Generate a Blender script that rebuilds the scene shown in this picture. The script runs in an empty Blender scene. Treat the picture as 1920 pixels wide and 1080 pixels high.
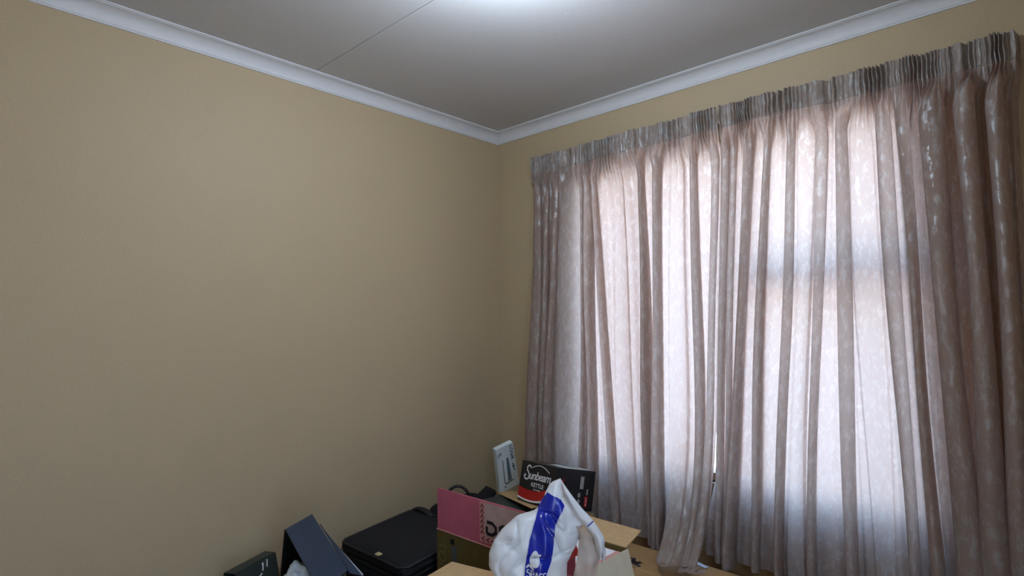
import bpy, bmesh, math, random
import numpy as np
from mathutils import Vector, Matrix, Euler, noise

random.seed(7)
S = bpy.context.scene
COL = S.collection
R = math.radians

# ------------------------------------------------------------ camera
F_PX, PITCH, YAW, ROLL = 1097.3, 0.0614, 0.8209, -0.0113
cd = bpy.data.cameras.new('camera')
cam = bpy.data.objects.new('camera', cd)
COL.objects.link(cam)
fw = Vector((-math.cos(YAW) * math.cos(PITCH), math.sin(YAW) * math.cos(PITCH), math.sin(PITCH)))
rt = fw.cross(Vector((0, 0, 1))).normalized()
up = rt.cross(fw)
r2 = rt * math.cos(ROLL) + up * math.sin(ROLL)
u2 = -rt * math.sin(ROLL) + up * math.cos(ROLL)
m = Matrix((r2, u2, -fw)).transposed().to_4x4()
m.translation = Vector((2.749, -2.827, 1.2))
cam.matrix_world = m
cd.sensor_width = 36
cd.lens = 36 * F_PX / 1920
cd.clip_start = 0.02
S.camera = cam

# ------------------------------------------------------------ world, lights, exposure
W = bpy.data.worlds.new('world')
S.world = W
W.use_nodes = True
nt = W.node_tree
bg = nt.nodes['Background']
tc = nt.nodes.new('ShaderNodeTexCoord')
sx = nt.nodes.new('ShaderNodeSeparateXYZ')
cr = nt.nodes.new('ShaderNodeValToRGB')
nt.links.new(tc.outputs['Generated'], sx.inputs[0])
nt.links.new(sx.outputs['Z'], cr.inputs[0])
cr.color_ramp.elements[0].position = 0.0
cr.color_ramp.elements[0].color = (0.60, 0.78, 1.0, 1)
cr.color_ramp.elements[1].position = 0.7
cr.color_ramp.elements[1].color = (0.30, 0.56, 1.0, 1)
nt.links.new(cr.outputs[0], bg.inputs[0])
bg.inputs[1].default_value = 4.3

def portal(name, loc, sx_, sz_, rx=-90, rz=0):
    l = bpy.data.lights.new(name, 'AREA')
    l.shape = 'RECTANGLE'
    l.size, l.size_y = sx_, sz_
    l.cycles.is_portal = True
    o = bpy.data.objects.new(name, l)
    o.location = loc
    o.rotation_euler = (R(rx), 0, R(rz))
    COL.objects.link(o)
portal('window_portal', (1.57, 0.2, 1.28), 1.7, 1.6)
portal('fill_doorway_portal', (3.39, -2.70, 1.03), 0.9, 2.05, 90, 90)  # guides sky sampling through the added fill-light doorway
sun_l = bpy.data.lights.new('sun', 'SUN')               # high sun behind the house: lights the yard, not the room
sun_l.energy = 11.0
sun_l.angle = R(0.5)
sun_l.color = (1.0, 0.86, 0.70)
sun_o = bpy.data.objects.new('sun', sun_l)
sun_o.rotation_euler = Vector((0.0, 0.50, -0.86)).to_track_quat('-Z', 'Y').to_euler()
COL.objects.link(sun_o)

S.view_settings.view_transform = 'Standard'
S.view_settings.look = 'None'
S.view_settings.gamma = 1
S.view_settings.use_curve_mapping = False
S.view_settings.exposure = 1.32
LAMP_W = 310.0

# ------------------------------------------------------------ material helpers
def srgb(r, g, b):
    f = lambda c: (c / 255 / 12.92) if c / 255 <= 0.04045 else ((c / 255 + 0.055) / 1.055) ** 2.4
    return (f(r), f(g), f(b), 1)

class NT:
    def __init__(s, name):
        s.m = bpy.data.materials.new(name)
        s.m.use_nodes = True
        s.t = s.m.node_tree
        s.p = s.t.nodes['Principled BSDF']
        s.out = s.t.nodes['Material Output']
    def n(s, kind, **kw):
        x = s.t.nodes.new('ShaderNode' + kind)
        for k, v in kw.items():
            setattr(x, k, v)
        return x
    def l(s, a, b):
        s.t.links.new(a, b)

def mat(name, col, rough=0.6, metal=0.0, var=0.08, vscale=12, bump=0.0, bscale=200, spec=0.5, coat=0.0):
    k = NT(name)
    p = k.p
    p.inputs['Roughness'].default_value = rough
    p.inputs['Metallic'].default_value = metal
    p.inputs['Specular IOR Level'].default_value = spec
    p.inputs['Coat Weight'].default_value = coat
    co = k.n('TexCoord')
    if var > 0:
        nz = k.n('TexNoise')
        nz.inputs['Scale'].default_value = vscale
        nz.inputs['Detail'].default_value = 5
        k.l(co.outputs['Object'], nz.inputs['Vector'])
        rp = k.n('ValToRGB')
        lo = [max(0, c * (1 - var)) for c in col[:3]] + [1]
        hi = [min(1, c * (1 + var)) for c in col[:3]] + [1]
        rp.color_ramp.elements[0].position = 0.3
        rp.color_ramp.elements[1].position = 0.7
        rp.color_ramp.elements[0].color = lo
        rp.color_ramp.elements[1].color = hi
        k.l(nz.outputs['Fac'], rp.inputs[0])
        k.l(rp.outputs[0], p.inputs['Base Color'])
    else:
        p.inputs['Base Color'].default_value = col
    if bump > 0:
        nb = k.n('TexNoise')
        nb.inputs['Scale'].default_value = bscale
        nb.inputs['Detail'].default_value = 3
        k.l(co.outputs['Object'], nb.inputs['Vector'])
        b = k.n('Bump')
        b.inputs['Strength'].default_value = bump
        b.inputs['Distance'].default_value = 0.002
        k.l(nb.outputs['Fac'], b.inputs['Height'])
        k.l(b.outputs[0], p.inputs['Normal'])
    return k.m

M = {}
M['wall'] = mat('tan_wall_paint', (0.435, 0.343, 0.215, 1), 0.55, var=0.09, vscale=230, bump=0.5, bscale=260, spec=0.35)
M['ceiling'] = mat('ceiling_paint', (0.51, 0.51, 0.51, 1), 0.55, var=0.03, vscale=150, bump=0.2, bscale=200, spec=0.3)
M['cornice'] = mat('cornice_paint', (0.58, 0.59, 0.61, 1), 0.55, var=0.02, vscale=30)
M['floor'] = mat('floor_tile', (0.18, 0.12, 0.08, 1), 0.45, var=0.2, vscale=6)
M['white_metal'] = mat('white_enamel', (0.75, 0.75, 0.74, 1), 0.4, var=0.03)
M['frame'] = mat('window_frame_paint', (0.32, 0.22, 0.15, 1), 0.5, var=0.08)
M['card'] = mat('cardboard', (0.50, 0.335, 0.17, 1), 0.8, var=0.07, vscale=30, bump=0.1, bscale=120, spec=0.2)
M['card_pale'] = mat('cardboard_pale', (0.60, 0.54, 0.40, 1), 0.75, var=0.05, vscale=30, spec=0.2)
M['card_dark'] = mat('cardboard_brown', (0.36, 0.22, 0.10, 1), 0.8, var=0.08, vscale=25, spec=0.2)
M['olive'] = mat('olive_cardboard', (0.115, 0.083, 0.026, 1), 0.7, var=0.1, vscale=18, spec=0.25)
M['olive_text'] = mat('olive_print', (0.16, 0.125, 0.05, 1), 0.7, var=0.05)
M['pink'] = mat('pink_print', (0.46, 0.11, 0.165, 1), 0.55, var=0.10, vscale=14, spec=0.3)
M['pink_pale'] = mat('pale_pink_print', (0.46, 0.33, 0.32, 1), 0.5, var=0.09, vscale=22, spec=0.3)
M['pink_light'] = mat('salmon_print', (0.62, 0.28, 0.26, 1), 0.5, var=0.06, vscale=22)
M['maroon'] = mat('maroon_print', (0.10, 0.012, 0.016, 1), 0.5, var=0.05)
M['ink'] = mat('dark_ink', (0.012, 0.008, 0.016, 1), 0.5, var=0.05)
M['black_gloss'] = mat('black_gloss_board', (0.010, 0.009, 0.010, 1), 0.28, var=0.1, spec=0.5)
M['black_matt'] = mat('black_fabric', (0.010, 0.010, 0.012, 1), 0.8, var=0.25, vscale=120, bump=0.5, bscale=500, spec=0.25)
M['black_edge'] = mat('black_piping', (0.006, 0.006, 0.007, 1), 0.6, var=0.1)
M['red'] = mat('red_board', (0.42, 0.012, 0.010, 1), 0.35, var=0.06, vscale=20)
M['red_box'] = mat('red_card', (0.55, 0.03, 0.03, 1), 0.4, var=0.08, vscale=20)
M['white_ink'] = mat('white_print', (0.78, 0.78, 0.78, 1), 0.4, var=0.02)
M['grey_ink'] = mat('grey_print', (0.32, 0.32, 0.32, 1), 0.5, var=0.05)
M['white_board'] = mat('white_glossy_board', (0.66, 0.74, 0.75, 1), 0.35, var=0.03)
M['teal'] = mat('slate_print', (0.10, 0.17, 0.19, 1), 0.5, var=0.15, vscale=40)
M['dgreen'] = mat('dark_green_grey_board', (0.045, 0.055, 0.052, 1), 0.5, var=0.15, vscale=20)
M['dgreen2'] = mat('dark_green_lid', (0.024, 0.033, 0.028, 1), 0.45, var=0.15, vscale=20)
M['navy'] = mat('navy_board', (0.017, 0.034, 0.068, 1), 0.45, var=0.15, vscale=9)
M['navy_in'] = mat('dark_olive_board', (0.13, 0.11, 0.06, 1), 0.7, var=0.15, vscale=12)
M['edge'] = mat('pale_cut_edge', (0.42, 0.44, 0.46, 1), 0.6, var=0.05)
M['paper'] = mat('white_paper', (0.74, 0.74, 0.80, 1), 0.6, var=0.02)
M['tag'] = mat('cream_tag', (0.55, 0.45, 0.24, 1), 0.6, var=0.15, vscale=200)
M['blue'] = mat('royal_blue_print', (0.004, 0.016, 0.30, 1), 0.25, var=0.06, vscale=25, spec=0.5)
M['foam'] = mat('white_foam', (0.62, 0.68, 0.74, 1), 0.7, var=0.04, bump=0.4, bscale=60)
M['brick'] = mat('orange_brick', (0.50, 0.24, 0.13, 1), 0.8, var=0.15, vscale=20)
M['paving'] = mat('sandy_paving', (0.56, 0.51, 0.46, 1), 0.8, var=0.15, vscale=8)
M['bounce_wall'] = mat('bounce_wall_paint', (0.62, 0.62, 0.62, 1), 0.7, var=0.05)  # paint of the added wall that bounces light through the doorway
M['patch'] = mat('blue_grey_print', (0.075, 0.082, 0.085, 1), 0.6, var=0.15)
M['holder'] = mat('brass_holder', (0.5, 0.42, 0.3, 1), 0.35, metal=0.8, var=0.03)

k = NT('lamp_glow')
k.p.inputs['Base Color'].default_value = (0.9, 0.9, 0.9, 1)
k.p.inputs['Emission Color'].default_value = (0.72, 0.84, 1.0, 1)
k.p.inputs['Emission Strength'].default_value = LAMP_W
M['glow'] = k.m

k = NT('window_glass')
g = k.n('BsdfTransparent')
g.inputs[0].default_value = (0.93, 0.96, 0.96, 1)
gl = k.n('BsdfGlossy')
gl.inputs['Roughness'].default_value = 0.02
mx = k.n('MixShader')
mx.inputs[0].default_value = 0.05
k.l(g.outputs[0], mx.inputs[1]); k.l(gl.outputs[0], mx.inputs[2]); k.l(mx.outputs[0], k.out.inputs[0])
M['glass'] = k.m

def curtain_mat(name, trans, dim=1.0):
    k = NT(name)
    uv = k.n('UVMap'); uv.uv_map = 'UVMap'
    mp = k.n('Mapping'); mp.inputs['Scale'].default_value = (1.0, 0.34, 1.0)
    k.l(uv.outputs[0], mp.inputs[0])
    n1 = k.n('TexNoise'); n1.inputs['Scale'].default_value = 46; n1.inputs['Detail'].default_value = 8; n1.inputs['Roughness'].default_value = 0.72
    k.l(mp.outputs[0], n1.inputs['Vector'])
    r1 = k.n('ValToRGB')
    r1.color_ramp.elements[0].position = 0.505; r1.color_ramp.elements[1].position = 0.56
    k.l(n1.outputs['Fac'], r1.inputs[0])
    n2 = k.n('TexNoise'); n2.inputs['Scale'].default_value = 5; n2.inputs['Detail'].default_value = 3
    k.l(uv.outputs[0], n2.inputs['Vector'])
    cm = k.n('MixRGB')
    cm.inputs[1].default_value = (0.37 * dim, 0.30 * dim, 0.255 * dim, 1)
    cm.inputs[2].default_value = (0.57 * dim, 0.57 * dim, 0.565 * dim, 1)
    k.l(r1.outputs[0], cm.inputs[0])
    p = k.p
    k.l(cm.outputs[0], p.inputs['Base Color'])
    mm = k.n('Math', operation='MULTIPLY'); mm.inputs[1].default_value = 0.45
    k.l(r1.outputs[0], mm.inputs[0]); k.l(mm.outputs[0], p.inputs['Metallic'])
    ro = k.n('MapRange'); ro.inputs[3].default_value = 0.66; ro.inputs[4].default_value = 0.46
    k.l(r1.outputs[0], ro.inputs[0]); k.l(ro.outputs[0], p.inputs['Roughness'])
    # weave and crush relief
    n3 = k.n('TexNoise'); n3.inputs['Scale'].default_value = 70; n3.inputs['Detail'].default_value = 4
    k.l(mp.outputs[0], n3.inputs['Vector'])
    bp = k.n('Bump'); bp.inputs['Strength'].default_value = 0.35; bp.inputs['Distance'].default_value = 0.004
    k.l(n3.outputs['Fac'], bp.inputs['Height']); k.l(bp.outputs[0], p.inputs['Normal'])
    tr = k.n('BsdfTranslucent')
    tm = k.n('MixRGB')
    tm.inputs[1].default_value = (0.64, 0.46, 0.385, 1)
    tm.inputs[2].default_value = (0.64, 0.46, 0.385, 1)
    k.l(r1.outputs[0], tm.inputs[0]); k.l(tm.outputs[0], tr.inputs[0])
    mx = k.n('MixShader'); mx.inputs[0].default_value = trans
    k.l(p.outputs[0], mx.inputs[1]); k.l(tr.outputs[0], mx.inputs[2])
    k.l(mx.outputs[0], k.out.inputs[0])
    return k.m
M['cloth'] = curtain_mat('crushed_foil_cloth', 0.5)
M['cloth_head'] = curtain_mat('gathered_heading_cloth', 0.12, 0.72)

def plastic_mat(name, col, transp, transl):
    k = NT(name)
    p = k.p
    p.inputs['Base Color'].default_value = col
    p.inputs['Roughness'].default_value = 0.28
    co = k.n('TexCoord')
    nb = k.n('TexNoise'); nb.noise_type = 'RIDGED_MULTIFRACTAL'; nb.inputs['Scale'].default_value = 20; nb.inputs['Detail'].default_value = 3
    k.l(co.outputs['Object'], nb.inputs['Vector'])
    b = k.n('Bump'); b.inputs['Strength'].default_value = 0.55; b.inputs['Distance'].default_value = 0.006
    k.l(nb.outputs['Fac'], b.inputs['Height']); k.l(b.outputs[0], p.inputs['Normal'])
    t = k.n('BsdfTranslucent'); t.inputs[0].default_value = col
    a = k.n('BsdfTransparent'); a.inputs[0].default_value = (0.95, 0.92, 0.90, 1)
    m1 = k.n('MixShader'); m1.inputs[0].default_value = transl
    m2 = k.n('MixShader'); m2.inputs[0].default_value = transp
    k.l(p.outputs[0], m1.inputs[1]); k.l(t.outputs[0], m1.inputs[2])
    k.l(m1.outputs[0], m2.inputs[1]); k.l(a.outputs[0], m2.inputs[2]); k.l(m2.outputs[0], k.out.inputs[0])
    return k.m
M['plastic'] = plastic_mat('white_bag_plastic', (0.80, 0.82, 0.85, 1), 0.05, 0.2)
M['gusset'] = plastic_mat('thin_bag_plastic', (0.62, 0.54, 0.47, 1), 0.40, 0.2)

# ------------------------------------------------------------ object helpers
def tag(o, label=None, cat=None, group=None, kind=None):
    if label: o['label'] = label
    if cat: o['category'] = cat
    if group: o['group'] = group
    if kind: o['kind'] = kind
    return o

def empty(name, label, cat, mtx=None, group=None):
    o = bpy.data.objects.new(name, None)
    o.empty_display_size = 0.05
    COL.objects.link(o)
    if mtx is not None: o.matrix_world = mtx
    return tag(o, label, cat, group)

def link(name, me, mt, parent=None, smooth=False):
    o = bpy.data.objects.new(name, me)
    for x in (mt if isinstance(mt, (list, tuple)) else [mt]):
        me.materials.append(x)
    COL.objects.link(o)
    if parent is not None: o.parent = parent
    if smooth:
        me.polygons.foreach_set('use_smooth', [True] * len(me.polygons))
    return o

def mesh(name, v, f, mt, parent=None, smooth=False):
    me = bpy.data.meshes.new(name)
    me.from_pydata([tuple(x) for x in v], [], f)
    me.update()
    return link(name, me, mt, parent, smooth)

def from_bm(name, bm, mt, parent=None, smooth=False):
    bmesh.ops.recalc_face_normals(bm, faces=bm.faces)
    me = bpy.data.meshes.new(name)
    bm.to_mesh(me); bm.free()
    return link(name, me, mt, parent, smooth)

def bx(bm, a, b, bev=0.0, mtx=None, seg=2):
    t = bmesh.new()
    r = bmesh.ops.create_cube(t, size=1)
    for v in t.verts:
        v.co = Vector([(a[i] + b[i]) / 2 + v.co[i] * (b[i] - a[i]) for i in range(3)])
    if bev > 0:
        bmesh.ops.bevel(t, geom=t.edges[:], offset=bev, segments=seg, affect='EDGES', profile=0.5)
    if mtx is not None: bmesh.ops.transform(t, matrix=mtx, verts=t.verts)
    me = bpy.data.meshes.new('tmp'); t.to_mesh(me); t.free()
    bm.from_mesh(me); bpy.data.meshes.remove(me)

def box(name, a, b, mt, parent=None, bev=0.0, smooth=False, mtx=None, seg=2):
    bm = bmesh.new(); bx(bm, a, b, bev, mtx, seg)
    return from_bm(name, bm, mt, parent, smooth)

def slab(name, quad, th, mt, parent=None):
    """A board: four corners in space, thickened th along the quad's own normal."""
    q = [Vector(x) for x in quad]
    n = (q[1] - q[0]).cross(q[3] - q[0]).normalized() * th
    v = q + [x + n for x in q]
    f = [(3, 2, 1, 0), (4, 5, 6, 7)] + [(i, (i + 1) % 4, (i + 1) % 4 + 4, i + 4) for i in range(4)]
    bm = bmesh.new()
    vs = [bm.verts.new(x) for x in v]
    for g in f: bm.faces.new([vs[i] for i in g])
    return from_bm(name, bm, mt, parent)

def lathe(name, prof, mt, parent=None, seg=40, loc=(0, 0, 0)):
    v, f = [], []
    for r, z in prof:
        for i in range(seg):
            t = 2 * math.pi * i / seg
            v.append((loc[0] + r * math.cos(t), loc[1] + r * math.sin(t), loc[2] + z))
    for j in range(len(prof) - 1):
        for i in range(seg):
            k2 = (i + 1) % seg
            f.append((j * seg + i, j * seg + k2, (j + 1) * seg + k2, (j + 1) * seg + i))
    return mesh(name, v, f, mt, parent, True)

def tube(name, pts, r, mt, parent=None, n=8, flat=1.0):
    pts = [Vector(p) for p in pts]
    v, f = [], []
    for i, p in enumerate(pts):
        d = (pts[min(i + 1, len(pts) - 1)] - pts[max(i - 1, 0)]).normalized()
        a = d.cross(Vector((0.13, 0.2, 0.97))).normalized()
        b = d.cross(a)
        for q in range(n):
            t = 2 * math.pi * q / n
            v.append(p + a * r * math.cos(t) * flat + b * r * math.sin(t))
    for i in range(len(pts) - 1):
        for q in range(n):
            f.append((i * n + q, i * n + (q + 1) % n, (i + 1) * n + (q + 1) % n, (i + 1) * n + q))
    f.append(tuple(range(n))[::-1]); f.append(tuple(range((len(pts) - 1) * n, len(pts) * n)))
    return mesh(name, v, f, mt, parent, True)

def strokes_flat(lines, w):
    """Flat letter shapes from poly-lines: quads with mitred joints, in 2D."""
    v, f = [], []
    for ln in lines:
        P = [Vector((x, y)) for x, y in ln]
        base = len(v)
        for i, p in enumerate(P):
            d0 = (P[i] - P[i - 1]).normalized() if i > 0 else (P[1] - P[0]).normalized()
            d1 = (P[i + 1] - P[i]).normalized() if i < len(P) - 1 else d0
            d = (d0 + d1)
            d = d.normalized() if d.length > 1e-6 else d0
            nn = Vector((-d.y, d.x))
            kf = 1 / max(0.5, nn.dot(Vector((-d0.y, d0.x))))
            v += [p + nn * w / 2 * kf, p - nn * w / 2 * kf]
        for i in range(len(P) - 1):
            f.append((base + 2 * i, base + 2 * i + 1, base + 2 * i + 3, base + 2 * i + 2))
    return v, f

def print_mesh(name, v2, f, fn, mt, parent, off=0.0012):
    return mesh(name, [fn(p[0], p[1], off) for p in v2], f, mt, parent)

def text2d(s, size, shear=0.0, bold=0.0, space=1.0):
    cu = bpy.data.curves.new('t', 'FONT')
    cu.body = s; cu.size = size; cu.shear = shear; cu.offset = bold; cu.space_character = space
    cu.align_x = 'CENTER'; cu.align_y = 'CENTER'; cu.resolution_u = 4
    o = bpy.data.objects.new('t', cu); COL.objects.link(o)
    dg = bpy.context.evaluated_depsgraph_get()
    me = bpy.data.meshes.new_from_object(o.evaluated_get(dg))
    v = [Vector((p.co.x, p.co.y)) for p in me.vertices]
    f = [tuple(p.vertices) for p in me.polygons]
    bpy.data.objects.remove(o); bpy.data.curves.remove(cu); bpy.data.meshes.remove(me)
    return v, f

# ------------------------------------------------------------ room shell
XR, YF, H = 3.25, -3.3, 2.49
WX0, WX1, WZ0, WZ1 = 0.71, 2.36, 0.41, 2.07      # window opening
box('floor', (-0.15, YF - 0.15, -0.1), (XR + 0.15, 0.15, 0), M['floor'])['kind'] = 'structure'
box('wall_left', (-0.15, YF - 0.15, 0), (0, 0.15, H), M['wall'])['kind'] = 'structure'
bm = bmesh.new()                                      # unseen open doorway, added to let fill light onto the lower walls
bx(bm, (XR, YF - 0.15, 0), (XR + 0.15, -3.15, H)); bx(bm, (XR, -2.25, 0), (XR + 0.15, 0.15, H)); bx(bm, (XR, -3.15, 2.05), (XR + 0.15, -2.25, H))
from_bm('wall_right', bm, M['wall'])['kind'] = 'structure'
box('wall_front', (0, YF - 0.15, 0), (XR, YF, H), M['wall'])['kind'] = 'structure'
bm = bmesh.new()
T = 0.12
bx(bm, (0, 0, 0), (WX0, T, H)); bx(bm, (WX1, 0, 0), (XR, T, H))
bx(bm, (WX0, 0, 0), (WX1, T, WZ0)); bx(bm, (WX0, 0, WZ1), (WX1, T, H))
from_bm('wall_back', bm, M['wall'])['kind'] = 'structure'
bm = bmesh.new()
bx(bm, (-0.15, T, 0), (WX0 - 0.02, T + 0.11, H)); bx(bm, (WX1 + 0.02, T, 0), (XR + 0.15, T + 0.11, H))
bx(bm, (WX0 - 0.02, T, 0), (WX1 + 0.02, T + 0.11, WZ0 - 0.02)); bx(bm, (WX0 - 0.02, T, WZ1 + 0.02), (WX1 + 0.02, T + 0.11, H))
from_bm('wall_outer', bm, M['brick'])['kind'] = 'structure'

# ceiling: slab above, boards below with an open joint
ceil = box('ceiling', (-0.15, YF - 0.15, H + 0.012), (XR + 0.15, 0.15, H + 0.11), M['ceiling'])
ceil['kind'] = 'structure'
for y0, y1 in ((-1.380, 0.0), (-2.58, -1.3835), (-3.3, -2.5835)):
    b = box('ceiling_board', (0, y0, H), (XR, y1, H + 0.012), M['ceiling'], ceil, 0.0008)
bm = bmesh.new()
for x, y in ((1.03, -1.05), (1.31, -0.93), (1.35, -0.60), (0.93, -0.72), (0.55, -1.10), (0.62, -0.55), (0.33, -1.35), (0.20, -1.70)):
    t = Matrix.Translation((x, y, H)) @ Matrix.Scale(0.35, 4, (0, 0, 1))
    bmesh.ops.create_uvsphere(bm, u_segments=8, v_segments=6, radius=0.004, matrix=t)
from_bm('nail_head', bm, M['cornice'], ceil, True)['kind'] = 'stuff'

# cove cornice
CS = 0.068
prof = [(0, CS), (0.006, CS), (0.006, CS - 0.006)]
for i in range(11):
    a = math.pi / 2 * i / 10
    prof.append((0.009 + (CS - 0.018) * (1 - math.cos(a)), 0.009 + (CS - 0.018) * (1 - math.sin(a))))
prof += [(CS - 0.006, 0.006), (CS, 0.006), (CS, 0)]
def cornice(name, fn, L0, L1, m0, m1):
    v, f = [], []
    n = len(prof)
    for L, mt_ in ((L0, m0), (L1, m1)):
        for d, z in prof:
            v.append(fn(L + mt_ * d, d, H - z))
    for i in range(n - 1):
        f.append((i, i + 1, n + i + 1, n + i))
    return mesh(name, v, f, M['cornice'])
for nm, fn, L1 in (('trim_1', lambda l, d, z: (d, -l, z), -YF), ('trim_2', lambda l, d, z: (l, -d, z), XR),
                   ('trim_3', lambda l, d, z: (XR - d, -l, z), -YF), ('trim_4', lambda l, d, z: (l, YF + d, z), XR)):
    o = cornice(nm, fn, 0, L1, 1, -1); o['kind'] = 'structure'

# skirting boards
for nm, a, b in (('baseboard_left', (0, YF, 0), (0.014, 0, 0.07)), ('baseboard_back', (0.014, -0.014, 0), (XR, 0, 0.07))):
    box(nm, a, b, M['card_dark'], None, 0.003)['kind'] = 'structure'

# ------------------------------------------------------------ window behind the curtains
win = empty('window_1', None, None); win['kind'] = 'structure'
YW = 0.045
bm = bmesh.new()
def wb(x0, x1, z0, z1, d=0.025): bx(bm, (x0, YW - d, z0), (x1, YW + d, z1), 0.003)
wb(WX0, WX1, WZ0, WZ0 + 0.04); wb(WX0, WX1, WZ1 - 0.04, WZ1)
wb(WX0, WX0 + 0.04, WZ0 + 0.04, WZ1 - 0.04); wb(WX1 - 0.04, WX1, WZ0 + 0.04, WZ1 - 0.04)
XM = (1.16, 1.70)
for x in XM: wb(x - 0.02, x + 0.02, WZ0 + 0.04, WZ1 - 0.04)
from_bm('window_frame', bm, M['frame'], win)['kind'] = 'structure'
bm = bmesh.new(); wb(XM[1] + 0.02, WX1 - 0.04, 1.355, 1.445, 0.035)
from_bm('transom', bm, M['frame'], win)['kind'] = 'structure'
for x0, x1, z0, z1 in ((WX0 + .04, XM[0] - .02, WZ0 + .04, WZ1 - .04), (XM[0] + .02, XM[1] - .02, WZ0 + .04, WZ1 - .04),
                       (XM[1] + .02, WX1 - .04, WZ0 + .04, 1.355), (XM[1] + .02, WX1 - .04, 1.445, WZ1 - .04)):
    box('pane', (x0, YW - 0.002, z0), (x1, YW + 0.002, z1), M['glass'], win)['kind'] = 'structure'
box('window_sill', (WX0 - 0.03, -0.02, WZ0 - 0.03), (WX1 + 0.03, 0.05, WZ0), M['frame'], win, 0.004)['kind'] = 'structure'

# unseen yard ground, plus walls added for their effect on the light
box('ground_outside', (-4, 0.23, -0.2), (7, 6.5, -0.1), M['paving'])['kind'] = 'structure'
box('ground_fill_doorway', (XR + 0.15, -9, -0.2), (9, 0.2, -0.1), M['paving'])['kind'] = 'structure'  # unseen ground beyond the added fill-light doorway
box('added_bounce_wall', (5.6, -7.0, -0.1), (5.8, 0.2, 2.3), M['bounce_wall'])['kind'] = 'structure'  # unseen wall, added to bounce tempered sky light in through the doorway
box('added_yard_wall', (0.45, 0.24, -0.1), (0.68, 1.6, 2.36), M['brick'])['kind'] = 'structure'  # unseen brick wall, added to cut the sky and pinken the left curtain

# ------------------------------------------------------------ curtains
ZT, ZB = 2.245, 0.085
Z1, Z2 = 1.65, 0.55
LF = [(0.437, 0.406, 0.05, 0.05), (0.505, 0.481, 0.03, 0.04), (0.567, 0.538, 0.03, 0.05), (0.781, 0.769, 0.02, 0.05), (0.826, 0.834, 0.03, 0.06), (0.876, 0.946, 0.03, 0.04), (1.009, 1.029, 0.06, 0.012), (1.172, 1.188, 0.025, 0.06), (1.259, 1.233, 0.03, 0.07), (1.36, 1.336, 0.06, 0.015), (1.467, 1.461, 0.025, 0.05), (1.556, 1.502, 0.03, 0.035)]
RF = [(1.612, 1.556, 0.025, 0.05), (1.648, 1.586, 0.02, 0.04), (1.72, 1.630, 0.03, 0.07), (1.801, 1.726, 0.025, 0.05), (1.905, 1.834, 0.025, 0.05), (1.963, 1.896, 0.05, 0.02), (2.026, 1.963, 0.03, 0.04), (2.116, 2.104, 0.035, 0.06), (2.19, 2.20, 0.06, 0.01), (2.279, 2.3, 0.035, 0.05), (2.343, 2.376, 0.03, 0.06), (2.440, 2.470, 0.060, 0.075), (2.540, 2.552, 0.052, 0.10), (2.622, 2.624, 0.044, 0.095)]

def sm(x):
    x = np.clip(x, 0, 1)
    return x * x * (3 - 2 * x)

def cat_resample(P, k):
    """Catmull-Rom through the rows of P, k samples per span."""
    Q = np.vstack([2 * P[0] - P[1], P, 2 * P[-1] - P[-2]])
    out = []
    t = np.linspace(0, 1, k, endpoint=False)[:, None]
    for i in range(1, len(Q) - 2):
        a, b, c, d = Q[i - 1], Q[i], Q[i + 1], Q[i + 2]
        out.append(0.5 * (2 * b + (c - a) * t + (2 * a - 5 * b + 4 * c - d) * t ** 2 + (3 * b - a - 3 * c + d) * t ** 3))
    out.append(P[-1:])
    return np.vstack(out)

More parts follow.
